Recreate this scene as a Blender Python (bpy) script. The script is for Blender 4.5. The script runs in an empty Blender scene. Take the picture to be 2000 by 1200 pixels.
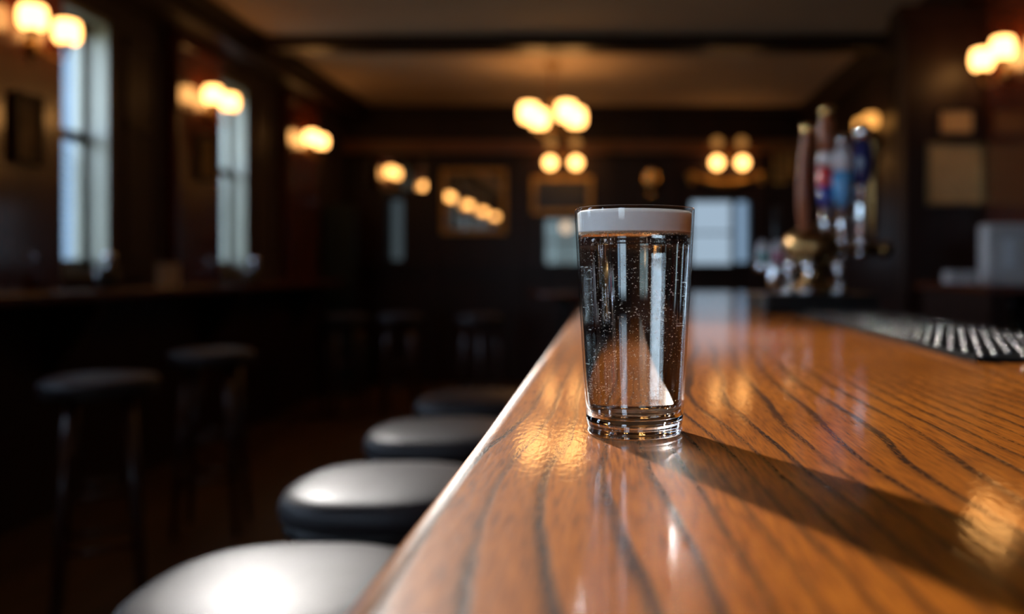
import bpy, bmesh, math, random
from mathutils import Vector, Matrix
random.seed(7)
S = bpy.context.scene
COL = S.collection
PI = math.pi
EYE = 1.178          # camera height above the floor
BAR = 1.07           # height of the bar top

# ------------------------------------------------------------------ camera
cd = bpy.data.cameras.new('camera'); cam = bpy.data.objects.new('camera', cd); COL.objects.link(cam)
cam.location = (0, 0, EYE); cam.rotation_euler = (PI/2, 0, 0)
cd.sensor_width = 36.0; cd.lens = 1700/2000*36
cd.shift_x = -0.0975; cd.shift_y = -0.039
cd.clip_start = 0.01; cd.clip_end = 200
cd.dof.use_dof = True; cd.dof.focus_distance = 0.545; cd.dof.aperture_fstop = 3.0; cd.dof.aperture_blades = 0
S.camera = cam
S.cycles.sample_clamp_indirect = 80

# ------------------------------------------------------------------ world and exposure
S.view_settings.view_transform = 'Standard'; S.view_settings.look = 'None'
S.view_settings.gamma = 1; S.view_settings.use_curve_mapping = False
S.view_settings.exposure = 0.0
w = bpy.data.worlds.new('world'); S.world = w; w.use_nodes = True
nt = w.node_tree; nt.nodes.clear()
def N(nt, typ, **kw):
    n = nt.nodes.new(typ)
    for k, v in kw.items():
        if k.startswith('i_'):
            n.inputs[k[2:].replace('_', ' ')].default_value = v
        else: setattr(n, k, v)
    return n
def ramp(nt, stops, interp='LINEAR'):
    n = nt.nodes.new('ShaderNodeValToRGB'); cr = n.color_ramp; cr.interpolation = interp
    while len(cr.elements) > 1: cr.elements.remove(cr.elements[-1])
    cr.elements[0].position = stops[0][0]; cr.elements[0].color = (*stops[0][1], 1)
    for p, c in stops[1:]:
        e = cr.elements.new(p); e.color = (*c, 1)
    return n
tc = N(nt, 'ShaderNodeTexCoord'); sep = N(nt, 'ShaderNodeSeparateXYZ')
nt.links.new(tc.outputs['Generated'], sep.inputs[0])
m1 = N(nt, 'ShaderNodeMapRange'); m1.inputs['From Min'].default_value = -0.5; m1.inputs['From Max'].default_value = 0.6
nt.links.new(sep.outputs['Z'], m1.inputs['Value'])
r1 = ramp(nt, [(0.0, (.10, .12, .10)), (0.40, (.22, .27, .25)), (0.46, (.38, .50, .62)), (1.0, (.46, .60, .82))])
nt.links.new(m1.outputs[0], r1.inputs[0])
m2 = N(nt, 'ShaderNodeMapRange'); m2.inputs['From Min'].default_value = 0.3; m2.inputs['From Max'].default_value = 0.95
m2.inputs['To Min'].default_value = 0.95; m2.inputs['To Max'].default_value = 27.0      # brighter part of the sky: left of and behind the viewer
dt = N(nt, 'ShaderNodeVectorMath', operation='DOT_PRODUCT'); dt.inputs[1].default_value = (-.92, -.38, 0)
nt.links.new(tc.outputs['Generated'], dt.inputs[0]); nt.links.new(dt.outputs['Value'], m2.inputs['Value'])
bg = N(nt, 'ShaderNodeBackground'); out = N(nt, 'ShaderNodeOutputWorld')
nt.links.new(r1.outputs[0], bg.inputs[0]); nt.links.new(m2.outputs[0], bg.inputs[1]); nt.links.new(bg.outputs[0], out.inputs[0])

# ------------------------------------------------------------------ materials
def mat(name):
    m = bpy.data.materials.new(name); m.use_nodes = True; m.node_tree.nodes.clear()
    o = N(m.node_tree, 'ShaderNodeOutputMaterial'); return m, m.node_tree, o
def pbr(name, col, rough=.5, metal=0, coat=0, coat_r=.1, var=0.12, scale=8, bump=0, bscale=60, stretch=(1, 1, 1), spec=.5):
    m, nt, o = mat(name)
    b = N(nt, 'ShaderNodeBsdfPrincipled'); b.inputs['Roughness'].default_value = rough; b.inputs['Metallic'].default_value = metal
    b.inputs['Coat Weight'].default_value = coat; b.inputs['Coat Roughness'].default_value = coat_r
    b.inputs['Specular IOR Level'].default_value = spec
    tc = N(nt, 'ShaderNodeTexCoord'); mp = N(nt, 'ShaderNodeMapping'); mp.inputs['Scale'].default_value = stretch
    nt.links.new(tc.outputs['Object'], mp.inputs[0])
    no = N(nt, 'ShaderNodeTexNoise'); no.inputs['Scale'].default_value = scale; no.inputs['Detail'].default_value = 4
    nt.links.new(mp.outputs[0], no.inputs[0])
    lo = tuple(c*(1-var) for c in col); hi = tuple(min(1, c*(1+var)) for c in col)
    r = ramp(nt, [(.3, lo), (.7, hi)]); nt.links.new(no.outputs[0], r.inputs[0]); nt.links.new(r.outputs[0], b.inputs['Base Color'])
    if bump:
        n2 = N(nt, 'ShaderNodeTexNoise'); n2.inputs['Scale'].default_value = bscale; nt.links.new(mp.outputs[0], n2.inputs[0])
        bp = N(nt, 'ShaderNodeBump'); bp.inputs['Strength'].default_value = bump; bp.inputs['Distance'].default_value = .002
        nt.links.new(n2.outputs[0], bp.inputs['Height']); nt.links.new(bp.outputs[0], b.inputs['Normal'])
    nt.links.new(b.outputs[0], o.inputs[0]); return m
def emit(name, col, strength, edge=None):
    m, nt, o = mat(name); e = N(nt, 'ShaderNodeEmission'); e.inputs[0].default_value = (*col, 1); e.inputs[1].default_value = strength
    nt.links.new(e.outputs[0], o.inputs[0]); return m

def bar_wood():
    m, nt, o = mat('varnished_oak'); L = nt.links.new
    b = N(nt, 'ShaderNodeBsdfPrincipled')
    tc = N(nt, 'ShaderNodeTexCoord')
    sx = N(nt, 'ShaderNodeSeparateXYZ'); L(tc.outputs['Object'], sx.inputs[0])
    # low frequency warp of the ring lines
    mp = N(nt, 'ShaderNodeMapping'); mp.inputs['Scale'].default_value = (3.0, 1.0, 1); mp.inputs['Location'].default_value = (3.1, 5.15, 0); L(tc.outputs['Object'], mp.inputs[0])
    nz = N(nt, 'ShaderNodeTexNoise'); nz.inputs['Scale'].default_value = 1.0; nz.inputs['Detail'].default_value = 1.5; L(mp.outputs[0], nz.inputs[0])
    mpb = N(nt, 'ShaderNodeMapping'); mpb.inputs['Scale'].default_value = (9, 3.5, 1); L(tc.outputs['Object'], mpb.inputs[0])
    nzb = N(nt, 'ShaderNodeTexNoise'); nzb.inputs['Scale'].default_value = 1.0; nzb.inputs['Detail'].default_value = 2; L(mpb.outputs[0], nzb.inputs[0])
    def M(op, a, bb=None, c=None):
        n = N(nt, 'ShaderNodeMath', operation=op)
        for i, v in enumerate((a, bb, c)):
            if v is None: continue
            if isinstance(v, (int, float)): n.inputs[i].default_value = v
            else: L(v, n.inputs[i])
        return n.outputs[0]
    rings = M('ADD', M('MULTIPLY', sx.outputs['X'], 55), M('MULTIPLY', nz.outputs[0], 15))
    rings = M('ADD', rings, M('MULTIPLY', nzb.outputs[0], 1.0))
    fr = M('FRACT', rings)
    rr = ramp(nt, [(0, (0, 0, 0)), (.55, (.03, .03, .03)), (.74, (.30, .30, .30)), (.84, (1, 1, 1)), (.94, (1, 1, 1)), (1, (0, 0, 0))]); L(fr, rr.inputs[0])
    # line strength varies along and between rings
    nv = N(nt, 'ShaderNodeTexNoise'); nv.inputs['Scale'].default_value = 1.0
    mpv = N(nt, 'ShaderNodeMapping'); mpv.inputs['Scale'].default_value = (22, 5, 1); L(tc.outputs['Object'], mpv.inputs[0]); L(mpv.outputs[0], nv.inputs[0])
    vv = N(nt, 'ShaderNodeMapRange'); vv.inputs['From Min'].default_value = .36; vv.inputs['From Max'].default_value = .58; vv.inputs['To Min'].default_value = .5; L(nv.outputs[0], vv.inputs[0])
    line = M('MULTIPLY', rr.outputs[0], vv.outputs[0])
    # fine fibres and pores
    mf = N(nt, 'ShaderNodeMapping'); mf.inputs['Scale'].default_value = (520, 34, 1); L(tc.outputs['Object'], mf.inputs[0])
    nf = N(nt, 'ShaderNodeTexNoise'); nf.inputs['Scale'].default_value = 1; nf.inputs['Detail'].default_value = 3; L(mf.outputs[0], nf.inputs[0])
    mq = N(nt, 'ShaderNodeMapping'); mq.inputs['Scale'].default_value = (900, 140, 1); L(tc.outputs['Object'], mq.inputs[0])
    nq = N(nt, 'ShaderNodeTexNoise'); nq.inputs['Scale'].default_value = 1; nq.inputs['Detail'].default_value = 1; L(mq.outputs[0], nq.inputs[0])
    base = ramp(nt, [(.25, (.13, .032, .002)), (.5, (.34, .098, .006)), (.8, (.50, .160, .012))]); L(nf.outputs[0], base.inputs[0])
    # broad colour drift
    nd = N(nt, 'ShaderNodeTexNoise'); nd.inputs['Scale'].default_value = 5; L(tc.outputs['Object'], nd.inputs[0])
    dr = ramp(nt, [(.35, (.82, .76, .72)), (.65, (1.08, 1.05, 1.0))]); L(nd.outputs[0], dr.inputs[0])
    mxd = N(nt, 'ShaderNodeMix', data_type='RGBA', blend_type='MULTIPLY'); mxd.inputs[0].default_value = 1; L(base.outputs[0], mxd.inputs[6]); L(dr.outputs[0], mxd.inputs[7])
    # pores concentrate in the dark rings
    pr = M('SUBTRACT', nq.outputs[0], .42); pr = M('MULTIPLY', pr, 7); pc = N(nt, 'ShaderNodeClamp'); L(pr, pc.inputs[0])
    line = M('ADD', M('MULTIPLY', line, .9), .07)
    dark = M('MULTIPLY', line, M('ADD', M('MULTIPLY', pc.outputs[0], .40), .70))
    mx = N(nt, 'ShaderNodeMix', data_type='RGBA'); L(dark, mx.inputs[0]); L(mxd.outputs[2], mx.inputs[6]); mx.inputs[7].default_value = (.018, .006, .002, 1)
    L(mx.outputs[2], b.inputs['Base Color'])
    b.inputs['Roughness'].default_value = .45
    b.inputs['Specular IOR Level'].default_value = .08
    b.inputs['Coat Weight'].default_value = .85; b.inputs['Coat Roughness'].default_value = .085; b.inputs['Coat IOR'].default_value = 1.48
    mt = N(nt, 'ShaderNodeMapping'); mt.inputs['Scale'].default_value = (260, 110, 1); L(tc.outputs['Object'], mt.inputs[0])
    nt3 = N(nt, 'ShaderNodeTexNoise'); nt3.inputs['Scale'].default_value = 1; nt3.inputs['Detail'].default_value = 2; L(mt.outputs[0], nt3.inputs[0])
    h = M('SUBTRACT', M('ADD', nt3.outputs[0], M('MULTIPLY', nf.outputs[0], .35)), M('MULTIPLY', dark, .35))
    bp = N(nt, 'ShaderNodeBump'); bp.inputs['Strength'].default_value = .55; bp.inputs['Distance'].default_value = .0004; L(h, bp.inputs['Height'])
    L(bp.outputs[0], b.inputs['Normal'])
    bc = N(nt, 'ShaderNodeBump'); bc.inputs['Strength'].default_value = .24; bc.inputs['Distance'].default_value = .0004; L(h, bc.inputs['Height'])
    L(bc.outputs[0], b.inputs['Coat Normal'])
    L(b.outputs[0], o.inputs[0]); return m

def schlick(nt, f0=.04):
    lw = N(nt, 'ShaderNodeLayerWeight'); lw.inputs[0].default_value = .5
    p = N(nt, 'ShaderNodeMath', operation='POWER'); nt.links.new(lw.outputs['Facing'], p.inputs[0]); p.inputs[1].default_value = 5
    q = N(nt, 'ShaderNodeMath', operation='MULTIPLY_ADD'); nt.links.new(p.outputs[0], q.inputs[0]); q.inputs[1].default_value = 1-f0; q.inputs[2].default_value = f0
    return q
def clear_wall():
    # thin clear drinking glass: passes light straight through, mirrors at grazing angles
    m, nt, o = mat('clear_glass_wall'); L = nt.links.new
    t = N(nt, 'ShaderNodeBsdfTransparent'); t.inputs[0].default_value = (.985, .99, .99, 1)
    g = N(nt, 'ShaderNodeBsdfGlossy'); g.inputs['Roughness'].default_value = .02
    f = schlick(nt)
    mx = N(nt, 'ShaderNodeMixShader'); L(f.outputs[0], mx.inputs[0]); L(t.outputs[0], mx.inputs[1]); L(g.outputs[0], mx.inputs[2])
    L(mx.outputs[0], o.inputs[0]); return m
def refract(name, ior, rough=0, col=(1, 1, 1)):
    m, nt, o = mat(name); g = N(nt, 'ShaderNodeBsdfGlass'); g.inputs['IOR'].default_value = ior; g.inputs['Roughness'].default_value = rough
    g.inputs[0].default_value = (*col, 1); nt.links.new(g.outputs[0], o.inputs[0]); return m
def window_glass(name='window_glass', tint=(1, 1, 1)):
    m, nt, o = mat(name); L = nt.links.new
    t = N(nt, 'ShaderNodeBsdfTransparent'); t.inputs[0].default_value = (*tint, 1); g = N(nt, 'ShaderNodeBsdfGlossy'); g.inputs['Roughness'].default_value = .03
    f = schlick(nt, .02)
    mx = N(nt, 'ShaderNodeMixShader'); L(f.outputs[0], mx.inputs[0]); L(t.outputs[0], mx.inputs[1]); L(g.outputs[0], mx.inputs[2])
    L(mx.outputs[0], o.inputs[0]); return m

MT = dict(
    bar=bar_wood(),
    wood=pbr('dark_mahogany', (.022, .0075, .005), .42, spec=.3, coat=.1, coat_r=.25, var=.35, scale=3, stretch=(6, 6, .6), bump=.1),
    pier=pbr('red_mahogany', (.095, .017, .004), .26, coat=.8, coat_r=.12, var=.3, scale=3, stretch=(6, 6, .6)),
    wall=pbr('mauve_paint', (.066, .046, .054), .6, spec=.25, var=.06),
    cream=pbr('cream_window_paint', (.26, .26, .21), .45, var=.04),
    ceil=pbr('nicotine_cream_plaster', (.60, .455, .35), .8, var=.05, scale=3),
    floor=pbr('dark_floorboards', (.11, .055, .025), .38, var=.4, scale=4, stretch=(8, .6, 1)),
    leather=pbr('black_leather', (.030, .028, .032), .50, spec=.32, coat=.06, coat_r=.3, var=.12, scale=30, bump=.08, bscale=180),
    band=pbr('black_vinyl_band', (.010, .010, .011), .5, var=.1),
    leg=pbr('stained_stool_wood', (.040, .013, .008), .35, coat=.4, var=.3, stretch=(4, 4, .5)),
    brass=pbr('polished_brass', (.80, .52, .20), .16, metal=1, var=.08),
    dbrass=pbr('aged_brass', (.30, .18, .07), .3, metal=1, var=.2),
    chrome=pbr('chrome', (.80, .82, .85), .07, metal=1, var=.03),
    gold=pbr('gilt_frame', (.60, .34, .08), .42, metal=.35, var=.25, scale=20),
    rubber=pbr('black_rubber', (.010, .010, .010), .8, var=.1, spec=0), nub=pbr('worn_rubber_stud', (.02, .02, .022), .16, var=.1, spec=.5),
    black=pbr('black_lacquer', (.008, .007, .007), .35, var=.1),
    tapwood=pbr('brown_turned_wood', (.26, .085, .035), .4, spec=.2, coat=.25, coat_r=.1, var=.2, stretch=(5, 5, .6)),
    red=pbr('red_enamel', (.62, .03, .04), .3, coat=.5, var=.05), blue=pbr('royal_blue_enamel', (.02, .05, .35), .3, coat=.5, var=.05),
    sky=pbr('sky_blue_enamel', (.12, .42, .80), .25, coat=.6, var=.06), white=pbr('white_enamel', (.75, .76, .80), .25, coat=.6, var=.04),
    navy=pbr('navy_enamel', (.02, .03, .13), .25, coat=.6, var=.05), teal=pbr('teal_enamel', (.10, .42, .40), .25, coat=.6, var=.06),
    pink=pbr('crimson_enamel', (.60, .05, .16), .25, coat=.6, var=.05),
    paper=pbr('aged_paper', (.66, .40, .17), .8, var=.12, scale=12), picture=pbr('faded_print', (.30, .22, .12), .6, var=.5, scale=9),
    ochre=pbr('ochre_print', (.20, .12, .03), .5, var=.4, scale=9), dark_print=pbr('dark_oil_print', (.035, .03, .02), .3, var=.5, scale=9),
    mirror=pbr('old_mirror', (.62, .60, .56), .02, metal=1, var=.03),
    steel=pbr('brushed_steel', (.42, .41, .42), .3, metal=.9, var=.06), shiny=pbr('polished_steel', (.8, .82, .84), .12, metal=1, var=.02),
    card=pbr('white_card', (.55, .52, .52), .7, var=.03), green=pbr('bottle_green_leather', (.008, .016, .013), .5, var=.2),
    foam=pbr('white_foam', (.97, .955, .93), .9, var=.02, scale=300, bump=.08, bscale=1400),
    tan=pbr('tan_foam_bubbles', (.62, .42, .28), .5, var=.35, scale=900, bump=.8, bscale=1500),
    bottle=pbr('dark_bottle_glass', (.010, .022, .016), .06, coat=.8, coat_r=.03, var=.1), bottle2=pbr('pale_bottle_glass', (.10, .14, .16), .08, coat=.8, coat_r=.03, var=.1),
    globe=emit('lit_opal_shade', (1.0, .46, .13), 7.5), mirrored_globe=emit('amber_globe_reflection', (1.0, .42, .10), .42),  # the dim one imitates reflections of the back wall globes
    lens=emit('added_spot_lens', (1.0, .96, .92), 11000), screen=emit('blue_indicator', (.25, .42, 1.0), .9), lamp=emit('lamp_reflection_glow', (1, .72, .48), 1.0),  # lens of the added spotlight; the last glow imitates a lamp reflection
    glass=clear_wall(), base=refract('thick_glass', 1.5), liquid=refract('clear_lager', 1.333, 0, (.99, .985, .97)),
    winglass=window_glass(), tint_dark=window_glass('dimming_glass', (.36, .36, .34)), tint_mid=window_glass('grey_green_glass', (.62, .64, .60)), tint_pale=window_glass('pale_blue_glass', (.8, .86, .92)), amber=emit('dim_amber_shade', (1.0, .42, .09), 1.6), bubble=pbr('gas_bubble', (.95, .95, .95), .25, var=0),
    lit_cornice=pbr('lamplit_cornice_wood', (.22, .085, .022), .35, coat=.4, var=.2), stone=pbr('blue_grey_stone', (.13, .17, .22), .8, var=.08), blind=pbr('white_blind_slat', (.26, .30, .31), .6, var=.04), facade=pbr('pale_render', (.40, .47, .56), .8, var=.1, scale=1.5),  # first wood made paler to carry lamp glow in its colour
)

# ------------------------------------------------------------------ mesh helpers
def box(bm, x0, x1, y0, y1, z0, z1, mi=0):
    vs = [bm.verts.new((x, y, z)) for x in (x0, x1) for y in (y0, y1) for z in (z0, z1)]
    for f in ((0, 1, 3, 2), (4, 6, 7, 5), (0, 4, 5, 1), (2, 3, 7, 6), (0, 2, 6, 4), (1, 5, 7, 3)):
        fc = bm.faces.new([vs[i] for i in f]); fc.material_index = mi
def lathe(bm, prof, n=32, c=(0, 0, 0), mi=0, cap0=True, cap1=True, closed=False, M=None, sq=None):
    rings = []
    for r, z in prof:
        ring = []
        for k in range(n):
            a = 2*PI*k/n; q = 1
            if sq: q = (abs(math.cos(a))**sq + abs(math.sin(a))**sq)**(-1/sq)
            v = Vector((r*q*math.cos(a), r*q*math.sin(a), z))
            if M is not None: v = M @ v
            ring.append(bm.verts.new(v + Vector(c)))
        rings.append(ring)
    m = len(rings)
    for i in range(m if closed else m-1):
        a, b = rings[i], rings[(i+1) % m]
        for k in range(n):
            f = bm.faces.new((a[k], a[(k+1) % n], b[(k+1) % n], b[k])); f.material_index = mi; f.smooth = True
    if not closed:
        if cap0: f = bm.faces.new(list(reversed(rings[0]))); f.material_index = mi
        if cap1: f = bm.faces.new(rings[-1]); f.material_index = mi
    return rings
def tube(bm, pts, rad, n=12, mi=0):
    pts = [Vector(p) for p in pts]; rads = rad if isinstance(rad, (list, tuple)) else [rad]*len(pts)
    rings = []
    for i, p in enumerate(pts):
        d = (pts[min(i+1, len(pts)-1)] - pts[max(i-1, 0)]).normalized()
        up = Vector((0, 0, 1)) if abs(d.z) < .95 else Vector((0, 1, 0))
        u = d.cross(up).normalized(); v = d.cross(u)
        rings.append([bm.verts.new(p + rads[i]*(math.cos(2*PI*k/n)*u + math.sin(2*PI*k/n)*v)) for k in range(n)])
    for a, b in zip(rings, rings[1:]):
        for k in range(n):
            f = bm.faces.new((a[k], a[(k+1) % n], b[(k+1) % n], b[k])); f.smooth = True; f.material_index = mi
    for r in (rings[0], rings[-1]):
        f = bm.faces.new(r); f.material_index = mi
def ball(bm, c, r, n=20, sz=1, mi=0):
    prof = [(max(1e-4, r*math.sin(PI*i/(n//2))), -r*sz*math.cos(PI*i/(n//2))) for i in range(n//2+1)]
    lathe(bm, prof, n, c, mi)
def torus(bm, c, R, r, n=28, m=8, mi=0):
    lathe(bm, [(R + r*math.cos(2*PI*i/m), r*math.sin(2*PI*i/m)) for i in range(m)], n, c, mi, closed=True)
def obj(name, bm, mats, parent=None, loc=None, bevel=0, label=None):
    bmesh.ops.recalc_face_normals(bm, faces=bm.faces)
    me = bpy.data.meshes.new(name); bm.to_mesh(me); bm.free()
    for m in (mats if isinstance(mats, (list, tuple)) else [mats]): me.materials.append(m)
    o = bpy.data.objects.new(name, me); COL.objects.link(o)
    if parent: o.parent = parent
    if loc: o.location = loc
    if bevel:
        b = o.modifiers.new('bevel', 'BEVEL'); b.width = bevel; b.segments = 3; b.limit_method = 'ANGLE'
    if label: o['label'] = label
    return o
def thing(name, label, cat, loc=(0, 0, 0), rz=0, group=None):
    o = bpy.data.objects.new(name, None); COL.objects.link(o); o.location = loc; o.rotation_euler = (0, 0, rz)
    o.empty_display_size = .05
    return tag(o, label, cat, group)
def tag(o, label, cat, group=None):
    o['label'] = label; o['category'] = cat
    if group: o['group'] = group
    return o
def struct(name, bm, m, parent=None, bevel=0):
    o = obj(name, bm, m, parent, bevel=bevel)
    if not parent: o['kind'] = 'structure'
    return o
def dup(root, loc, rz=None, label=None, group=None, scale=None):
    r = root.copy(); COL.objects.link(r); r.location = loc
    if rz is not None: r.rotation_euler = (0, 0, rz)
    if label: r['label'] = label
    if group: r['group'] = group
    if scale: r.scale = scale
    for ch in list(root.children):
        c = ch.copy(); COL.objects.link(c); c.parent = r
        for g in list(ch.children):
            d = g.copy(); COL.objects.link(d); d.parent = c
    return r
def B(): return bmesh.new()

# ------------------------------------------------------------------ room shell
WL, WR, YB, YF, CZ = -2.70, 2.06, 8.80, -3.2, EYE + 1.615
bm = B(); box(bm, -3.0, 2.6, YF, YB+.2, -.1, 0); struct('floor', bm, MT['floor'])
bm = B(); box(bm, -3.0, 2.6, YF, YB+.2, CZ, CZ+.12); struct('ceiling', bm, MT['ceil'])
bm = B(); box(bm, WL, WR, 6.05, 6.24, EYE+1.53, CZ); struct('trim_1', bm, MT['wood'])
for i, (x0, x1) in enumerate(((WL, -2.46), (1.92, WR))):
    bm = B(); box(bm, x0, x1, YF, YB, CZ-.17, CZ)
    s = 1 if i == 0 else -1
    xx = x1 if i == 0 else x0
    box(bm, min(xx, xx+s*.05), max(xx, xx+s*.05), YF, YB, CZ-.06, CZ)
    struct('trim_%d' % (i+2), bm, MT['wood'])

WB, WT = EYE-.02, EYE+1.32
opens = [(4.18+1.75*k, 4.66+1.75*k) for k in (-3, -2, -1, 0, 1)]
bm = B(); y = YF
for a, b in opens:
    box(bm, -2.95, WL, y, a, 0, CZ); box(bm, -2.95, WL, a, b, 0, WB); box(bm, -2.95, WL, a, b, WT, CZ); y = b
box(bm, -2.95, WL, y, YB, 0, CZ)
# raised mouldings of the mauve panels
for k in (-3, -2, -1, 0, 1, 2):
    y0 = 4.74+1.75*k; y1 = y0+.50
    if k == 2: y0 -= .02; y1 = 8.7
    for (p, q, r, s) in ((y0+.08, y0+.11, 1.25, 2.45), (y1-.11, y1-.08, 1.25, 2.45), (y0+.08, y1-.08, 2.42, 2.45), (y0+.08, y1-.08, 1.95, 1.99), (y0+.08, y1-.08, 1.22, 1.25)):
        if y1 < YB: box(bm, WL-.001, WL+.018, p, q, r, s)
struct('wall_left', bm, MT['wall'])
bm = B(); box(bm, WL, WL+.03, YF, YB, 0, 1.05); struct('trim_4', bm, MT['wood'])
n = 5
for k in (-3, -2, -1, 0, 1, 2):
    y1 = 5.81+1.75*k if k < 1 else (5.81 if k == 0 else 7.75)
    y0 = {-3: 0, }.get(k, 0)
    y0, y1 = [(-1.70, -1.12), (.05, .62), (1.80, 2.40), (3.55, 4.155), (5.27, 5.84), (7.07, 7.75)][k+3]
    if k >= 1: pass
    bm = B(); box(bm, WL, -2.62, y0, y1, 1.05, CZ-.16); box(bm, WL, -2.60, y0-.01, y1+.01, 2.52, 2.58)
    struct('trim_%d' % n, bm, MT['pier'], bevel=.006); n += 1
# the windows of the left wall: frame, sashes, panes, sill
def left_window(i, y0, y1):
    xg = -2.83
    bm = B()
    box(bm, -2.95, WL+.012, y1-.018, y1, WB, WT); box(bm, -2.95, WL+.012, y0, y0+.018, WB, WT); box(bm, -2.95, WL+.012, y0, y1, WT-.03, WT)
    for (p, q) in ((y0+.018, y0+.030), (y1-.030, y1-.018)): box(bm, -2.955, -2.852, p, q, WB, WT-.03, 1)
    box(bm, -2.955, -2.852, y0+.03, y1-.03, WT-.04, WT-.03, 1)
    r = struct('window_%d' % i, bm, [MT['cream'], MT['stone']])
    bm = B(); zm = EYE+.69
    for (a, b, c, d) in ((y0+.018, y0+.05, WB, WT-.03), (y1-.05, y1-.018, WB, WT-.03), (y0+.02, y1-.02, WB, WB+.06), (y0+.02, y1-.02, WT-.09, WT-.03)):
        box(bm, xg-.02, xg+.02, a, b, c, d)
    struct('window_frame', bm, MT['cream'], r)
    bm = B(); box(bm, xg-.025, xg+.03, y0+.02, y1-.02, zm-.03, zm+.02); struct('window_rail', bm, MT['wood'], r)
    bm = B(); box(bm, xg-.003, xg+.003, y0+.05, y1-.05, WB+.06, WT-.09); struct('window_pane', bm, MT['winglass'], r)
    bm = B()
    z = WB+.08
    while z < zm-.05:
        box(bm, xg-.065, xg-.035, y0+.05, y1-.05, z, z+.006); z += .042
    struct('window_blind', bm, MT['blind'], r)
    bm = B(); box(bm, -2.95, WL+.05, y0-.0, y1+.0, WB-.03, WB); struct('window_sill', bm, MT['cream'], r)
for i, (a, b) in enumerate(opens): left_window(i+1, a, b)

# right wall, partition stub, rear wall
bm = B(); box(bm, WR, WR+.2, YF, YB, 0, CZ)
struct('wall_right', bm, MT['wood'])
bm = B(); box(bm, 1.60, WR, 4.75, 4.88, 0, 2.52); box(bm, 1.56, WR, 4.72, 4.91, 2.52, 2.60)
struct('wall_partition', bm, MT['wood'])
bm = B(); box(bm, WR-.04, WR, 4.05, 4.70, 1.0, CZ-.17); struct('trim_11', bm, MT['pier'])
bm = B(); box(bm, WR-.04, WR, 6.2, 6.9, 1.0, CZ-.17); struct('trim_12', bm, MT['wood'])
bm = B(); x = -2.95
rear = [(-2.4, -1.35)]
for a, b in rear:
    box(bm, x, a, YF-.15, YF, 0, CZ); box(bm, a, b, YF-.15, YF, 0, 1.0); box(bm, a, b, YF-.15, YF, 2.45, CZ); x = b
box(bm, x, WR+.2, YF-.15, YF, 0, CZ)
struct('wall_rear', bm, MT['wall'])
for i, (a, b) in enumerate(rear):
    bm = B()
    for (p, q, r, t) in ((a, a+.04, 1.0, 2.45), (b-.04, b, 1.0, 2.45), (a+.04, b-.04, 1.0, 1.05), (a+.04, b-.04, 2.40, 2.45), (a+.04, b-.04, 1.98, 2.01)): box(bm, p, q, YF-.10, YF-.04, r, t)
    wr = struct('window_%d' % (10+i), bm, MT['cream'])
    bm = B(); box(bm, a+.04, b-.04, YF-.073, YF-.067, 1.05, 2.40); struct('window_pane', bm, MT['winglass'], wr)

# back wall; its two left openings stand in for window reflections
def X8(px): return (px-1195)/193.2
def Z8(py): return EYE+(522-py)/193.2
wins = [(757, 788, 388, 508), (1064, 1172, 428, 515), (1350, 1432, 392, 516), (1438, 1463, 392, 512)]
bm = B(); x = -2.95
for (a, b, c, d) in wins:
    xa, xb, zt, zb = X8(a), X8(b), Z8(c), Z8(d)
    box(bm, x, xa, YB, YB+.2, 0, CZ); box(bm, xa, xb, YB, YB+.2, 0, zb); box(bm, xa, xb, YB, YB+.2, zt, CZ); x = xb
box(bm, x, WR+.2, YB, YB+.2, 0, CZ)
struct('wall_back', bm, MT['wood'])
for i, (a, b, c, d) in enumerate(wins):
    xa, xb, zt, zb = X8(a), X8(b), Z8(c), Z8(d)
    bm = B()
    box(bm, xa-.03, xa, YB-.03, YB+.05, zb-.03, zt+.03); box(bm, xb, xb+.03 if i != 2 else xb+.013, YB-.03, YB+.05, zb-.03, zt+.03)
    box(bm, xa, xb, YB-.03, YB+.05, zt, zt+.03); box(bm, xa, xb, YB-.03, YB+.05, zb-.03, zb)
    r = struct('window_%d' % (i+6), bm, MT['wood'])
    bm = B(); box(bm, xa, xb, YB+.09, YB+.096, zb, zt); struct('window_pane', bm, MT[('tint_dark', 'tint_mid', 'winglass', 'tint_pale')[i]], r)  # tinted panes dim the openings that imitate reflections
    if i in (1, 2):
        bm = B(); xm = xa+(xb-xa)*.5; box(bm, xa, xb, YB+.07, YB+.10, zb+(zt-zb)*.48, zb+(zt-zb)*.48+.02)
        struct('window_rail', bm, MT['wood'], r)
# cornice, shelf and pilasters of the back wall
bm = B(); box(bm, WL, WR, YB-.10, YB, Z8(300), Z8(290)); box(bm, WL, WR, YB-.06, YB, Z8(290), Z8(276)); struct('trim_13', bm, MT['lit_cornice'])  # orange lamp glow along the cornice is put into its wood colour
bm = B(); box(bm, WL, WR, YB-.12, YB, Z8(222), Z8(208)); struct('trim_14', bm, MT['wood'])
bm = B(); box(bm, WL, WR, YB-.09, YB, Z8(528), Z8(520)); struct('trim_15', bm, MT['wood'])
k = 16
for px in (704, 846, 1012, 1192, 1312, 1486):
    bm = B(); box(bm, X8(px)-.06, X8(px)+.06, YB-.05, YB, 0, Z8(300)); box(bm, X8(px)-.075, X8(px)+.075, YB-.065, YB, Z8(316), Z8(306))
    struct('trim_%d' % k, bm, MT['wood'], bevel=.005); k += 1

# pale house front across the street, seen through the left windows
bm = B(); box(bm, -7.4, -7.2, 9.0, 17.5, 0, 6.5)
for j in range(5):
    for q in range(3):
        box(bm, -7.2, -7.15, 9.6+1.6*j, 10.3+1.6*j, .7+2.0*q, 1.9+2.0*q, 1)
tag(obj('house_front', bm, [MT['facade'], MT['winglass']]), 'pale rendered house front standing across the street beyond the left windows', 'building')

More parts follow.
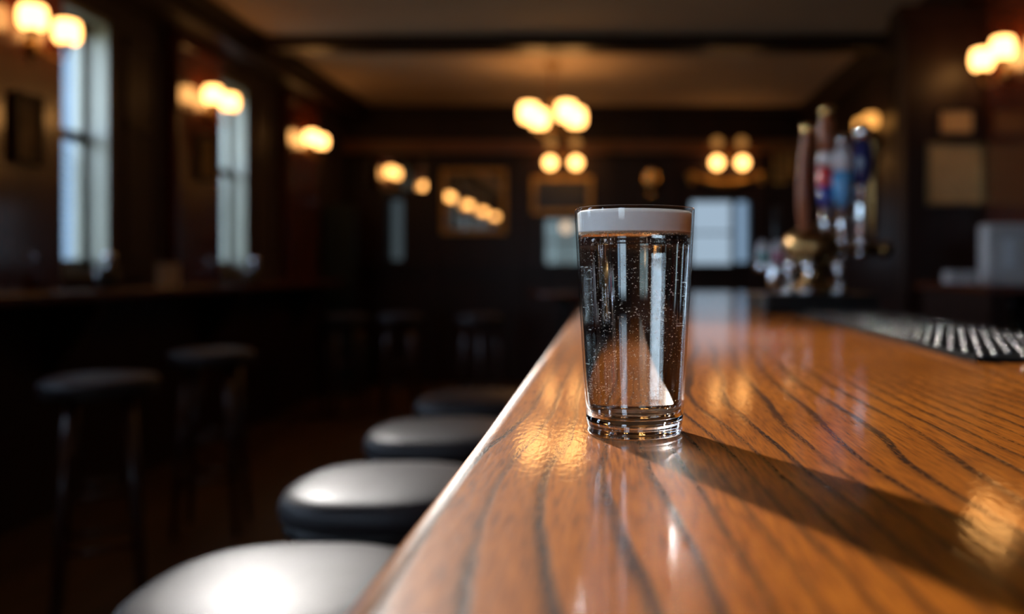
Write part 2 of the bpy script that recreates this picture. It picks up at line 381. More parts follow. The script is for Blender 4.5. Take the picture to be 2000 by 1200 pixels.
# ------------------------------------------------------------------ added spotlight out of view, standing in for sun on the bar
SP = Vector((-1.74, 3.95, 2.57))
st = thing('added_spotlight', 'added unseen ceiling spotlight on a short stem, lighting the bar top like low sun', 'spotlight', (SP.x, SP.y, CZ))
dvec0 = (Vector((.30, .78, BAR))-SP).normalized()
bm = B(); lathe(bm, [(.05, -.02), (.05, 0)], 24, (-dvec0.x*.15, -dvec0.y*.15, 0)); obj('canopy', bm, MT['black'], st)
bm = B(); q0 = Vector((0, 0, SP.z-CZ))-dvec0*.15; tube(bm, [(q0.x, q0.y, -.02), q0], .008); obj('stem', bm, MT['black'], st)
aim = Vector((.30, .78, BAR)); dvec = (aim-SP).normalized(); Q = dvec.to_track_quat('-Z', 'Y').to_matrix().to_4x4()
bm = B(); lathe(bm, [(.035, .27), (.066, .25), (.078, -.09), (.072, -.09), (.062, .242)], 28, M=Q, cap0=True, cap1=True); obj('shade', bm, MT['black'], st, loc=(0, 0, SP.z-CZ))
bm = B(); lathe(bm, [(.055, .232), (.055, .225)], 24, M=Q); obj('bulb', bm, MT['lens'], st, loc=(0, 0, SP.z-CZ))
sd = bpy.data.lights.new('added_spot_beam', 'SPOT'); so = bpy.data.objects.new('added_spot_beam', sd); COL.objects.link(so)
so.location = SP + dvec*.10; so.rotation_euler = dvec.to_track_quat('-Z', 'Y').to_euler()
sd.energy = 1550; sd.color = (1.0, .93, .84); sd.spot_size = math.radians(21); sd.spot_blend = .7; sd.shadow_soft_size = .055

# ------------------------------------------------------------------ bar
bm = B()
prof = []
x0, x1, zb, zt, r = -.090, .68, BAR-.045, BAR, .016
for i in range(9):
    a = PI - (PI/2)*i/8; prof.append((x0+r+r*math.cos(a), zt-r+r*math.sin(a)))
prof += [(x0+.08, zt), (x0+.2, zt), (x1-.01, zt), (x1, zt-.01), (x1, zb), (x0+.02, zb), (x0+.004, zb+.010), (x0, zb+.018)]
ya, yb = -1.4, 3.90
A = [bm.verts.new((x, ya, z)) for x, z in prof]; Bv = [bm.verts.new((x, yb, z)) for x, z in prof]
for i in range(len(prof)):
    j = (i+1) % len(prof); f = bm.faces.new((A[i], A[j], Bv[j], Bv[i])); f.smooth = i < 8
bm.faces.new(A); bm.faces.new(list(reversed(Bv)))
ow = tag(obj('oak_worktop', bm, MT['bar']), 'glossy oak bar top with a rounded edge and dark ring lines', 'bar')
bc = thing('bar_counter', 'dark panelled wooden body carrying the oak bar top', 'counter', (.38, 1.2, 0))
bm = B(); box(bm, -.22, .26, -2.55, 2.65, .06, BAR-.047); obj('body', bm, MT['wood'], bc)
for q in range(7):
    bm = B(); box(bm, -.24, -.22, -2.45+q*.72, -1.85+q*.72, .2, .92); obj('panel', bm, MT['wood'], bc, bevel=.01)
bm = B(); box(bm, -.2, .24, -2.5, 2.6, 0, .06); obj('plinth', bm, MT['black'], bc)
# rubber mat
bm = B(); box(bm, 0, .205, 0, .98, 0, .005)
nx, ny = 8, 22
for i in range(nx):
    for j in range(ny):
        lathe(bm, [(.0068, .005), (.0064, .0072), (.0052, .0096), (.0030, .0110), (.0005, .0114)], 12, (.0145+i*.0251, .012+j*.0430+(i % 2)*.0215, 0), cap0=False, mi=1)
box(bm, 0, .004, 0, .98, .005, .008); box(bm, .201, .205, 0, .98, .005, .008); box(bm, 0, .205, .976, .98, .005, .008)
tag(obj('bar_mat', bm, [MT['rubber'], MT['nub']], loc=(.412, .985, BAR+.0005)), 'black studded rubber spill mat along the back of the bar top', 'bar mat')

# ------------------------------------------------------------------ the pint glass
GX, GY = .0148, .567
gt = thing('pint_glass', 'straight tapered pint glass of clear bubbly drink with a white foam head on the bar', 'drinking glass', (GX, GY, BAR+.0006))
H = .1455; RB, RT = .0308, .0392
def ro(z): return RB + (RT-RB)*(z/H)**.92
bm = B()
wall = .0016
outer = [(ro(z), z) for z in [.0125+ (H-.0135-.0015)*i/16 for i in range(17)]]
rim = [(RT-.0001, H-.0010), (RT-.0008, H), (RT-wall+.0001, H-.0006)]
inner = [(ro(z)-wall, z) for z in [H-.0015-(H-.0145-.0015)*i/16 for i in range(17)]]
lathe(bm, outer+rim+inner, 96, cap0=False, cap1=False, closed=True)
gw = obj('glass_wall', bm, MT['glass'], gt)
bm = B()
lathe(bm, [(.0275, .0010), (RB-.0012, 0), (RB-.0001, .0012), (RB+.0002, .0025), (RB-.0004, .0050), (RB+.0002, .0062), (ro(.0120), .0122), (ro(.0125)-.0012, .0128), (.026, .0112), (.012, .0100), (.0003, .0098)], 96)
obj('glass_base', bm, MT['base'], gt)
ZL = .1285  # liquid level
bm = B()
li = [(.0004, .0104), (.012, .0107), (.0255, .0119), (ro(.0135)-wall-.0014, .0134), (ro(.015)-wall-.0002, .0150)]
li += [(ro(z)-wall-.00015, z) for z in [.0165+(ZL-.0165)*i/20 for i in range(21)]] + [(.0004, ZL)]
lathe(bm, li, 96); dk = obj('drink', bm, MT['liquid'], gt)
bm = B()
rf = lambda z: ro(z)-wall-.0001
pr = [(.0005, ZL+.0012), (rf(ZL), ZL+.0012)] + [(rf(z), z) for z in [ZL+.002+(H-.0032-ZL-.002)*i/8 for i in range(9)]] + [(rf(H)-.002, H-.0020), (rf(H)-.01, H-.0014), (.0005, H-.0012)]
lathe(bm, pr, 120); obj('foam', bm, MT['foam'], gt, label='thick white foam head')
bm = B()
# layer of larger tan bubbles hanging under the foam
rg = lathe(bm, [(.0005, ZL+.0002), (rf(ZL)-.0003, ZL-.0001), (rf(ZL)-.0002, ZL+.0012), (.0005, ZL+.0012)], 120)
for i in range(900):
    a = random.uniform(0, 2*PI); rr_ = rf(ZL)-.0008-abs(random.gauss(0, .0003))
    r_ = random.uniform(.00018, .00045)
    mtx = Matrix.Translation((rr_*math.cos(a), rr_*math.sin(a), ZL-random.uniform(0, .0011)))
    bmesh.ops.create_icosphere(bm, subdivisions=1, radius=r_, matrix=mtx)
o = obj('foam_underside', bm, MT['tan'], gt, label='tan bubbly layer under the foam'); o['kind'] = 'stuff'
bm = B()
pts = []
cl = [(random.gauss(0, .016), random.gauss(0, .016), random.uniform(.02, ZL-.004)) for _ in range(90)]
while len(pts) < 1150:
    if random.random() < .6:
        c = random.choice(cl); p = (c[0]+random.gauss(0, .003), c[1]+random.gauss(0, .003), c[2]+random.gauss(0, .004))
    else:
        p = (random.uniform(-.036, .036), random.uniform(-.036, .036), .018+(ZL-.02)*random.random()**.75)
    if not .017 < p[2] < ZL-.003: continue
    if math.hypot(p[0], p[1]) > rf(p[2])-.0018: continue
    pts.append(p)
for p in pts:
    bmesh.ops.create_icosphere(bm, subdivisions=1, radius=random.choice((.00017, .00022, .00026, .00036)), matrix=Matrix.Translation(p))
# bubbles clinging to the inside wall
for i in range(420):
    z = random.uniform(.02, ZL-.004); a = random.uniform(0, 2*PI); r_ = rf(z)-.0006
    bmesh.ops.create_icosphere(bm, subdivisions=1, radius=random.choice((.00014, .0002)), matrix=Matrix.Translation((r_*math.cos(a), r_*math.sin(a), z)))
for f in bm.faces: f.smooth = True
o = obj('gas_bubbles', bm, MT['bubble'], gt, label='tiny rising gas bubbles'); o['kind'] = 'stuff'

# ------------------------------------------------------------------ stools
def stool(name, label, cat, sq, rx, seat_h, thick, round_legs, leg_r=.018):
    t = thing(name, label, cat, (0, 0, 0))
    dome = .018
    # cushion: domed top rolling over to the side
    bm = B()
    prof = [(rx*.93, seat_h-thick*.72), (rx*.985, seat_h-thick*.66), (rx, seat_h-thick*.45), (rx*.985, seat_h-thick*.25), (rx*.95, seat_h-thick*.12), (rx*.86, seat_h-thick*.03), (rx*.7, seat_h+.003), (rx*.45, seat_h+.007), (rx*.2, seat_h+.009), (.002, seat_h+.0095)]
    lathe(bm, prof, 64, sq=sq); obj('seat', bm, MT['leather'], t)
    bm = B(); lathe(bm, [(rx*.94, seat_h-thick), (rx*.955, seat_h-thick*.98), (rx*.955, seat_h-thick*.69), (rx*.9, seat_h-thick*.68)], 64, sq=sq)
    obj('seat_band', bm, MT['band'], t)
    ft, fb = rx*.62, rx*.98
    for i in range(4):
        a = PI/4+i*PI/2; c, s = math.cos(a), math.sin(a)
        bm = B(); tube(bm, [(ft*c, ft*s, seat_h-thick), ((ft+fb)/2*c, (ft+fb)/2*s, seat_h*.5), (fb*c, fb*s, 0)], [leg_r*1.1, leg_r*1.25, leg_r*.8]); obj('leg', bm, MT['leg'], t)
    for j, z in enumerate((.24, .42)):
        rr_ = fb-(fb-ft)*z/(seat_h-thick)
        for i in range(4):
            if j == 1 and i % 2: continue
            a, b = PI/4+i*PI/2, PI/4+(i+1)*PI/2
            bm = B(); tube(bm, [(rr_*math.cos(a), rr_*math.sin(a), z), (rr_*math.cos(b), rr_*math.sin(b), z)], .011); obj('stretcher', bm, MT['leg'], t)
    return t
G1 = 'padded stools along the front of the bar'
bs = stool('bar_stool', 'nearest black leather bar stool, cut off by the bottom of the picture', 'bar stool', 2.7, .180, .783, .075, True)
bs['group'] = G1
for i, (y, lab) in enumerate(((1.10, None), (1.625, 'second black leather bar stool, with the bright streak on its front rim'), (2.155, 'third black leather bar stool along the bar, with a brownish sheen'), (2.70, 'farthest small black bar stool tucked beside the oak bar'))):
    if i == 0: bs.location = (-.42, y, 0)
    else: dup(bs, (-.42, y, 0), 0, lab, G1)
G2 = 'round wooden stools in the dark room'
rs = stool('round_stool', 'large round dark leather stool on wooden legs near the left edge', 'stool', None, .185, .805, .06, True)
rs['group'] = G2; rs.location = (-1.75, 2.98, 0); rs.rotation_euler = (0, 0, .5)
for (x, y, rz, lab) in ((-1.80, 3.92, .2, 'round dark leather stool on wooden legs behind the largest one'),
                        (-2.10, 6.85, .6, 'small far stool beside the left ledge, with a faint bluish seat'),
                        (-1.68, 6.92, .1, 'small far stool with an orange glint on its seat'),
                        (-1.02, 6.80, .9, 'dim far stool nearest the end of the oak bar')):
    dup(rs, (x, y, 0), rz, lab, G2)
pt = thing('pub_table', 'small round dark pub table beyond the end of the bar', 'table', (-.40, 7.3, 0))
bm = B(); lathe(bm, [(.27, .93), (.30, .94), (.30, .955), (.29, .965)], 40); obj('table_top', bm, MT['pier'], pt)
bm = B(); lathe(bm, [(.2, 0), (.2, .02), (.05, .05), (.035, .2), (.035, .8), (.06, .93)], 24); obj('pedestal', bm, MT['black'], pt)

# ------------------------------------------------------------------ ledge along the left wall and what stands on it
lt = thing('wall_ledge', 'long dark wooden drinking ledge under the left windows', 'counter', (-2.52, 3.5, 0))
bm = B(); box(bm, -.145, .14, -4.9, 4.2, BAR-.045, BAR); obj('ledge_top', bm, MT['pier'], lt, bevel=.008)
for q in range(6):
    bm = B(); y = -4.2+q*1.6
    a = [(-.145, BAR-.047), (.11, BAR-.047), (.11, BAR-.09), (-.145, BAR-.42)]
    v0 = [bm.verts.new((px, y, pz)) for px, pz in a]; v1 = [bm.verts.new((px, y+.05, pz)) for px, pz in a]
    bm.faces.new(v0); bm.faces.new(list(reversed(v1)))
    for i in range(4): bm.faces.new((v0[i], v0[(i+1) % 4], v1[(i+1) % 4], v1[i]))
    obj('bracket', bm, MT['wood'], lt)
def holder(x, y, label, s=1.0):
    t = thing('condiment_caddy', label, 'caddy', (x, y, BAR+.0005), 0, 'table caddies on the ledge')
    bm = B(); lathe(bm, [(.045*s, 0), (.05*s, .02), (.05*s, .10*s), (.045*s, .10*s), (.042*s, .02)], 20); obj('holder', bm, MT['black'], t)
    bm = B(); lathe(bm, [(.02*s, .02), (.024*s, .10*s), (.018*s, .13*s)], 16, (.012, 0, 0)); obj('shaker', bm, MT['bottle2'], t)
    bm = B(); ball(bm, (.012, 0, .155*s), .026*s, 16); obj('shaker_cap', bm, MT['chrome'], t)
    return t
holder(-2.44, 4.21, 'dark caddy with a round metal top before the larger left window')
holder(-2.47, 6.00, 'smaller dark caddy with a metal top before the narrower window', .95)
bm = B(); lathe(bm, [(.028, 0), (.033, .04), (.036, .075), (.033, .075), (.026, .006)], 20)
tag(obj('drinking_tumbler', bm, MT['bottle2'], loc=(-2.44, 5.85, BAR+.0005)), 'small clear tumbler on the ledge below the smaller caddy', 'glass')
bm = B(); box(bm, -.012, .012, -.11, .11, 0, .13); tag(obj('menu_card', bm, MT['card'], loc=(-2.56, 5.02, BAR+.0005)), 'low pale card standing on the ledge beside the larger window', 'menu')
tb = thing('booth_seat', 'tall dark green high backed seat in the far left corner', 'seat', (-2.48, 8.12, 0))
bm = B()
pr2 = [(-.16, .0), (.10, .0)] + [(.10-.05+.05*math.cos(a), EYE+.50+.08*math.sin(a)) for a in [PI/2*i/6 for i in range(7)]] + [(-.11+.05*math.cos(a), EYE+.50+.08*math.sin(a)) for a in [PI/2+PI/2*i/6 for i in range(7)]]
v0 = [bm.verts.new((px, -.14, pz)) for px, pz in pr2]; v1 = [bm.verts.new((px, .02, pz)) for px, pz in pr2]
bm.faces.new(v0); bm.faces.new(list(reversed(v1)))
for i in range(len(pr2)): bm.faces.new((v0[i], v0[(i+1) % len(pr2)], v1[(i+1) % len(pr2)], v1[i]))
obj('backrest', bm, MT['green'], tb)
bm = B(); box(bm, -.16, .14, .025, .45, 0, .46); obj('seat', bm, MT['green'], tb, bevel=.02)

# ------------------------------------------------------------------ lamps
def shade_bm(r, barrel=True, c=(0, 0, 0)):
    bm = B()
    if barrel: pr = [(r*.35, -r*.95), (r*.75, -r*.88), (r*.97, -r*.55), (r*1.02, 0), (r*.98, r*.5), (r*.85, r*.85), (r*.45, r*.98), (.001, r*1.0)]
    else: pr = [(max(.001, r*math.sin(PI*i/12)), -r*math.cos(PI*i/12)) for i in range(13)]
    lathe(bm, pr, 28, c); return bm
def sconce(label, loc, rz, group, gap=.24, r=.056, off=.085, barrel=True):
    """local frame: wall behind at -x, arms along y"""
    t = thing('wall_sconce', label, 'wall lamp', loc, rz, group)
    bm = B(); lathe(bm, [(.05, 0), (.045, .015), (.02, .025)], 24, M=Matrix.Rotation(PI/2, 3, 'Y'), c=(-off, 0, -.10)); obj('backplate', bm, MT['dbrass'], t)
    for s in (-1, 1):
        bm = B(); g = gap/2
        tube(bm, [(-off+.02, 0, -.10), (-off+.045, s*g*.35, -.135), (-.01, s*g*.8, -.14), (0, s*g, -.115), (0, s*g, -r*1.0)], .007, 8)
        lathe(bm, [(.012, -.02), (.03, -.004), (.026, .004)], 16, (0, s*g, -r*1.0))
        a = obj('arm', bm, MT['dbrass'], t)
        obj('lamp_shade', shade_bm(r, barrel, (0, s*g, 0)), MT['globe'], t)
    return t
G3 = 'twin wall lamps on the piers of the left wall'
zs = EYE+1.095
s1 = sconce('largest twin wall lamp, on the left pier by the picture edge', (-2.535, 3.93, zs), 0, G3)
for (y, lab) in ((5.655, 'twin wall lamp on the pier before the narrower window'), (7.47, 'third twin wall lamp, on the pier near the far corner'),
                 (2.18, 'twin wall lamp on the left wall just outside the picture'), (.40, 'twin wall lamp on the left wall level with the viewer'), (-1.35, 'twin wall lamp on the left wall behind the viewer')):
    dup(s1, (-2.535, y, zs), 0, lab, G3)
G4 = 'twin wall lamps on the right wall'
s2 = dup(s1, (1.935, 4.43, zs-.01), PI, 'bright twin wall lamp high at the right edge, above the framed notices', G4)
s3 = dup(s1, (1.935, 6.62, zs), PI, 'amber wall lamp partly hidden behind the beer tap handles', G4)
for c in s3.children:
    if c.name.startswith('lamp_shade'):
        c.data = c.data.copy(); c.data.materials[0] = MT['amber']
G5 = 'twin globe lamps on the back wall'
def back_lamp(xa, label):
    t = thing('globe_sconce', label, 'wall lamp', (xa, YB-.13, Z8(321)), 0, G5)
    bm = B(); lathe(bm, [(.045, 0), (.04, .015), (.015, .03)], 20, M=Matrix.Rotation(PI/2, 3, 'X'), c=(0, .13, .06)); obj('backplate', bm, MT['dbrass'], t)
    for s in (-1, 1):
        bm = B(); tube(bm, [(0, .11, .06), (s*.06, .05, .085), (s*.127, 0, .10), (s*.127, 0, .05)], .007, 8); obj('arm', bm, MT['dbrass'], t)
        obj('globe', shade_bm(.060, False, (s*.127, 0, 0)), MT['globe'], t)
        obj('globe_reflection', shade_bm(.055, False, (s*.122, .03, .205)), MT['mirrored_globe'], t, label='dim amber ball imitating a reflection of the globe')  # glowing ball put where the globe only shows mirrored
    return t
back_lamp(X8(1101), 'twin globe lamp on the back wall directly under the chandelier')
back_lamp(X8(1422), 'twin globe lamp on the back wall above the bright street window')
ch = thing('chandelier', 'four armed chandelier with glowing globes hanging from the ceiling', 'chandelier', (-.475, 6.9, CZ))
bm = B(); lathe(bm, [(.07, 0), (.065, -.02), (.02, -.04)], 24); obj('canopy', bm, MT['dbrass'], ch)
bm = B(); tube(bm, [(0, 0, -.03), (0, 0, -.52)], .011); ball(bm, (0, 0, -.30), .03, 16); ball(bm, (0, 0, -.53), .035, 16); obj('stem', bm, MT['dbrass'], ch)
zg = EYE+1.205-CZ
for (x, y) in ((-.170, -.11), (.125, -.17), (.185, .11), (-.115, .17)):
    bm = B(); tube(bm, [(0, 0, -.50), (x*.4, y*.4, -.56), (x*.85, y*.85, -.55), (x, y, -.50), (x, y, zg+.05)], .007, 8); obj('arm', bm, MT['dbrass'], ch)
    obj('globe', shade_bm(.078, True, (x, y, zg)), MT['globe'], ch)
# ------------------------------------------------------------------ pictures, mirrors, back wall pieces
def framed(name, label, cat, c, wd, ht, m, fm, axis='x', fw=.03, group=None, ins='picture'):
    """axis 'x': on a wall facing -y, 'y+': on the left wall facing +x"""
    t = thing(name, label, cat, c, {'x': 0, 'y+': PI/2, 'y-': -PI/2}[axis], group)
    bm = B(); a, b = wd/2, ht/2
    for (p, q, r, s) in ((-a, -a+fw, -b, b), (a-fw, a, -b, b), (-a+fw, a-fw, -b, -b+fw), (-a+fw, a-fw, b-fw, b)): box(bm, p, q, -.03, -.001, r, s)
    obj('frame', bm, fm, t, bevel=.004)
    bm = B(); box(bm, -a+fw, a-fw, -.014, -.002, -b+fw, b-fw); obj(ins, bm, m, t)
    return t
framed('framed_picture', 'small picture in a dark frame under the largest left wall lamp', 'picture', (-2.62, 3.885, EYE+.615), .19, .32, MT['picture'], MT['wood'], 'y+', .022)
framed('framed_picture', 'ochre picture in a dark frame under the second left wall lamp', 'picture', (-2.62, 5.60, EYE+.70), .26, .30, MT['ochre'], MT['wood'], 'y+', .022)
framed('wall_mirror', 'gilt framed mirror on the back wall reflecting a row of lamps', 'mirror', (X8(926), YB-.002, Z8(394)), .66, .66, MT['mirror'], MT['gold'], 'x', .05, ins='mirror_glass')
framed('wall_mirror', 'wide low mirror panel in the far left corner of the back wall', 'mirror', (X8(776), YB-.002, Z8(340)), .62, .36, MT['mirror'], MT['wood'], 'x', .02, ins='mirror_glass')
framed('gilt_panel', 'tall narrow gilt framed dark picture left of the pint glass rim', 'picture', (X8(1098), YB-.002, Z8(382)), .62, .38, MT['dark_print'], MT['gold'], 'x', .045)
framed('gilt_panel', 'small upright gilt frame at the right end of the back wall', 'picture', (X8(1524), YB-.002, Z8(324)), .15, .36, MT['ochre'], MT['gold'], 'x', .03)
framed('gilt_panel', 'narrow gilt frame tight in the right corner of the back wall', 'picture', (X8(1556), YB-.002, Z8(318)), .12, .24, MT['ochre'], MT['gold'], 'x', .03)
framed('framed_notice', 'larger yellowed notice on the dark partition below the right wall lamp', 'notice', (1.865, 4.748, EYE+.507), .30, .34, MT['paper'], MT['dbrass'], 'x', .014, ins='paper_sheet')
framed('framed_notice', 'small yellowed notice above the larger one on the partition', 'notice', (1.872, 4.748, EYE+.79), .20, .145, MT['paper'], MT['wood'], 'x', .012, ins='paper_sheet')
framed('framed_picture', 'gilt framed picture on the right wall beyond the beer taps', 'picture', (WR, 6.25, EYE+.80), .42, .22, MT['ochre'], MT['gold'], 'y-', .03)
cr = thing('gilded_crest', 'gilded swag moulding over the bright street window', 'ornament', (X8(1418), YB-.03, Z8(352)))
bm = B()
tube(bm, [(-.34+.68*i/16, 0, .045-.08*math.sin(PI*i/16)) for i in range(17)], [.02+.018*math.sin(PI*i/16)**2 for i in range(17)], 10)
obj('swag', bm, MT['gold'], cr)
for s in (-1, 1):
    bm = B(); ball(bm, (s*.35, 0, .04), .05, 14, .9); ball(bm, (s*.35, 0, -.02), .03, 12); obj('rosette', bm, MT['gold'], cr)
ur = thing('brass_urn', 'small brass urn on a bracket on the back wall right of the pint glass', 'urn', (X8(1271), YB-.09, Z8(388)))
bm = B(); lathe(bm, [(.045, .012), (.03, .03), (.02, .06), (.07, .12), (.085, .18), (.06, .225), (.075, .245), (.07, .25)], 24); obj('body', bm, MT['brass'], ur)
bm = B(); lathe(bm, [(.05, .25), (.03, .285), (.01, .30)], 20); obj('lid', bm, MT['brass'], ur)
bm = B(); box(bm, -.09, .09, -.07, .085, -.012, .012); obj('bracket', bm, MT['wood'], ur)
fl = thing('reflection_globe', 'small glowing globe imitating a lamp reflection, on the sill just left of the pint glass', 'lamp', (X8(1106), YB-.05, Z8(520)))  # globe and stand added in place of a reflected lamp
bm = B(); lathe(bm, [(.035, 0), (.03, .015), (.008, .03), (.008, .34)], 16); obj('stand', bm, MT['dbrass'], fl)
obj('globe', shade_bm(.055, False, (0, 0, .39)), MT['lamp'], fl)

# ------------------------------------------------------------------ beer font
TX, TY = .505, 2.12
ft = thing('beer_font', 'tall brass and chrome beer font with five handles standing on the bar', 'beer tap', (TX, TY, BAR))
bm = B(); box(bm, -.155, .115, -.11, .14, .0005, .045); obj('drip_tray', bm, MT['black'], ft, bevel=.006)
bm = B(); lathe(bm, [(.062, .046), (.064, .056), (.040, .070), (.026, .085), (.030, .100), (.055, .118), (.075, .140), (.080, .160), (.070, .182), (.045, .200), (.030, .208), (.012, .215)], 36, (-.01, 0, 0)); obj('body', bm, MT['dbrass'], ft, label='bulbous brass body')
bm = B(); tube(bm, [(-.06, -.02, .150), (.06, -.02, .150), (.15, -.02, .150)], .017, 16); ball(bm, (.152, -.02, .150), .022, 16); obj('manifold', bm, MT['dbrass'], ft)
def handle(x, y, base_z, top, pieces, lean=0):
    """pieces: list of (material, [(radius, fraction)])"""
    h = None
    for i, (nm, m, pr) in enumerate(pieces):
        bm = B()
        prf = [(r, base_z+(top-base_z)*f) for r, f in pr]
        tube(bm, [(x+lean*((z-base_z)/(top-base_z))**2, y, z) for r, z in prf], [r for r, z in prf], 20)
        if i == 0: h = obj(nm, bm, m, ft)
        else: obj(nm, bm, m, h)
    return h
Z0 = .170
def S_(p): return (p-1195)/1700
# wooden curved handle
bm = B(); tube(bm, [(-.042, -.03, .150), (-.042, -.03, .190)], .012, 14); hw = obj('handle', bm, MT['chrome'], ft, label='brown turned wooden handle')
bm = B(); pp = []
for i in range(21):
    f = i/20; pp.append(((-.042+.016*math.sin(f*PI*.9)*(-.5)+.006*f, -.03-.01*f, .190+.235*f), .0125+.0035*math.sin(PI*min(1, f*1.15))**1 - .002*f))
tube(bm, [p for p, r in pp], [r for p, r in pp], 20); obj('handle_grip', bm, MT['tapwood'], hw)
bm = B(); ball(bm, (-.037, -.04, .437), .015, 18); obj('finial', bm, MT['brass'], hw)
handle(.006, -.035, .150, .468, [('handle', MT['chrome'], [(.008, 0), (.008, .12), (.013, .14), (.010, .20), (.010, .34)]),
    ('blue_band', MT['blue'], [(.012, .34), (.0165, .37), (.018, .47)]), ('red_band', MT['red'], [(.018, .47), (.0195, .5), (.020, .62)]),
    ('pale_band', MT['white'], [(.020, .62), (.0185, .70), (.016, .73)]), ('handle_grip', MT['tapwood'], [(.016, .73), (.0175, .80), (.020, .92), (.015, .98), (.012, 1.0)])], .004)
bm = B(); ball(bm, (.010, -.035, .480), .017, 18); f1 = obj('finial', bm, MT['brass'], ft)
handle(.043, -.045, .150, .425, [('handle', MT['chrome'], [(.008, 0), (.008, .10), (.013, .14), (.011, .22), (.012, .38)]),
    ('blue_badge', MT['sky'], [(.012, .38), (.022, .44), (.025, .55), (.025, .68)]), ('pale_band', MT['white'], [(.025, .68), (.024, .80), (.016, .88)]), ('finial', MT['chrome'], [(.010, .88), (.017, .93), (.016, .97), (.004, 1.0)])], .0)
handle(.088, -.045, .150, .455, [('handle', MT['chrome'], [(.009, 0), (.009, .10), (.014, .14), (.012, .30), (.013, .46), (.018, .50)]),
    ('navy_badge', MT['navy'], [(.016, .50), (.023, .56), (.025, .70), (.022, .84)]), ('finial', MT['chrome'], [(.014, .84), (.020, .90), (.020, .95), (.005, 1.0)])], .006)
handle(.128, -.01, .150, .440, [('handle', MT['dbrass'], [(.008, 0), (.008, .14), (.013, .2), (.010, .5), (.014, .75), (.019, .88), (.016, .97), (.004, 1)])], .004)
for (x, z) in ((.006, .168), (.043, .168), (.088, .168)):
    bm = B(); ball(bm, (x, -.052, z), .016, 18); ball(bm, (x, -.045, z-.028), .012, 16); obj('valve_knob', bm, MT['chrome'], ft)
for (x, y) in ((-.085, -.07), (-.045, -.085), (.035, -.06)):
    bm = B(); tube(bm, [(x*.5, y*.3, .125), (x*.9, y*.8, .120), (x, y, .10), (x, y, .068)], [.012, .011, .010, .009], 12); ball(bm, (x*.95, y*.9, .112), .016, 16); obj('spout', bm, MT['chrome'], ft)
    bm = B(); lathe(bm, [(.02, .046), (.022, .052), (.012, .060), (.006, .066)], 16, (x, y, 0)); obj('foot', bm, MT['chrome'], ft)
# low font with three lens badges farther along
lf = thing('badge_font', 'low chrome font with three pale oval badges left of the tall beer font', 'beer tap', (.512, 2.72, BAR))
bm = B(); lathe(bm, [(.05, .0005), (.05, .01), (.022, .02), (.022, .10), (.02, .12)], 24); obj('column', bm, MT['chrome'], lf)
bm = B(); tube(bm, [(-.07, 0, .11), (.07, 0, .11)], .016, 16); obj('manifold', bm, MT['chrome'], lf)
for (x, ms) in ((-.044, (MT['teal'], MT['white'])), (.0, (MT['pink'], MT['white'])), (.044, (MT['sky'], MT['white']))):
    h = None
    bm = B()
    Mx = Matrix.Rotation(PI/2, 3, 'X') @ Matrix.Diagonal((1, 2.0, 1))
    lathe(bm, [(.019, 0), (.0205, .004), (.0195, .010), (.010, .013), (.001, .0135)], 32, (x, -.018, .150), M=Mx); h = obj('badge', bm, MT['white'], lf)
    bm = B(); lathe(bm, [(.0135, .0), (.012, .004), (.001, .0052)], 24, (x, -.0295, .140), M=Matrix.Rotation(PI/2, 3, 'X') @ Matrix.Diagonal((1, 1.5, 1))); obj('badge_label', bm, ms[0], h)
bm = B(); tube(bm, [(0, .01, .12), (.002, .0, .20), (.004, .0, .30)], [.009, .011, .012], 14); obj('handle', bm, MT['band'], lf)

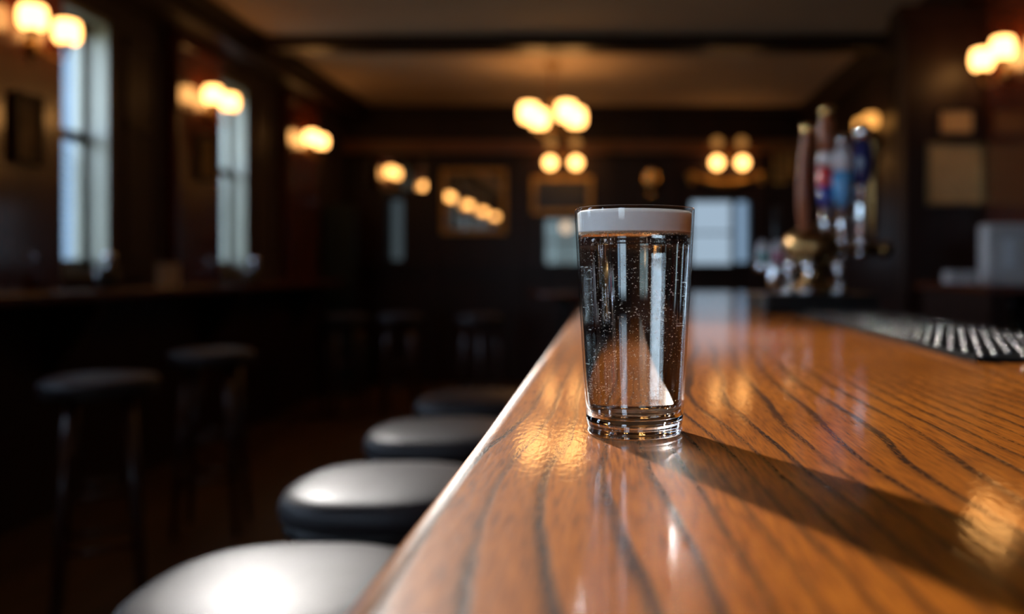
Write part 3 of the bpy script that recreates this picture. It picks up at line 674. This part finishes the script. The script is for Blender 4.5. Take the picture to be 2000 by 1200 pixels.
# ------------------------------------------------------------------ back bar cabinet at the right
cb = thing('back_bar_cabinet', 'dark wooden back bar cabinet with open bottle shelf at the right edge', 'cabinet', (1.78, 3.95, 0))
bm = B(); box(bm, -.31, .275, -.55, .28, 1.075, 1.105); obj('worktop', bm, MT['pier'], cb, bevel=.004)
bm = B()
box(bm, -.28, -.20, -.50, .25, 0, 1.074); box(bm, .24, .27, -.50, .25, 0, 1.074); box(bm, -.20, .24, .22, .25, 0, 1.074); box(bm, -.20, .24, -.50, .22, 0, .08); box(bm, -.20, .24, -.48, .22, .78, .80)
obj('carcass', bm, MT['wood'], cb)
bt = thing('stored_bottle', 'dark bottle on the cabinet shelf, left end', 'bottle', (1.64, 3.56, .801), 0, 'bottles on the cabinet shelf')
bm = B(); lathe(bm, [(.034, 0), (.036, .01), (.036, .13), (.015, .17), (.013, .22)], 20); obj('body', bm, MT['bottle'], bt)
bm = B(); lathe(bm, [(.0145, .215), (.0145, .232)], 16); obj('cap', bm, MT['steel'], bt)
for i, (x, lab) in enumerate(((1.73, 'dark bottle on the cabinet shelf, second from the left end'), (1.82, 'dark bottle on the cabinet shelf, third from the left end'), (1.91, 'dark bottle on the cabinet shelf, at the right end'))):
    dup(bt, (x, 3.57, .801), 0, lab)
nd_ = thing('napkin_dispenser', 'grey steel dispenser with a bright vertical slot on the cabinet', 'dispenser', (1.80, 4.0, 1.1055))
bm = B(); box(bm, -.095, .095, -.06, .06, .0, .27); obj('body', bm, MT['card'], nd_, bevel=.012)
bm = B(); box(bm, -.028, .024, -.066, -.060, .07, .20); obj('slot_plate', bm, MT['white'], nd_, bevel=.003)
bm = B(); box(bm, -.085, .085, -.065, -.060, .222, .228); obj('lid_seam', bm, MT['steel'], nd_)
bm = B(); box(bm, -.062, .062, -.04, .04, 0, .055); tag(obj('paper_pad', bm, MT['card'], loc=(1.565, 3.92, 1.1055), bevel=.004), 'low white stack of paper napkins beside the steel dispenser', 'napkins')
tl = thing('card_reader', 'small dark terminal with a blue light high at the right edge', 'terminal', (1.985, 4.00, EYE+.33))
bm = B(); box(bm, -.055, .074, -.03, .03, 0, .14); obj('body', bm, MT['black'], tl, bevel=.006)
bm = B(); lathe(bm, [(.022, 0), (.02, .004)], 20, (-.035, -.03, .05), M=Matrix.Rotation(PI/2, 3, 'X')); obj('indicator', bm, MT['screen'], tl)
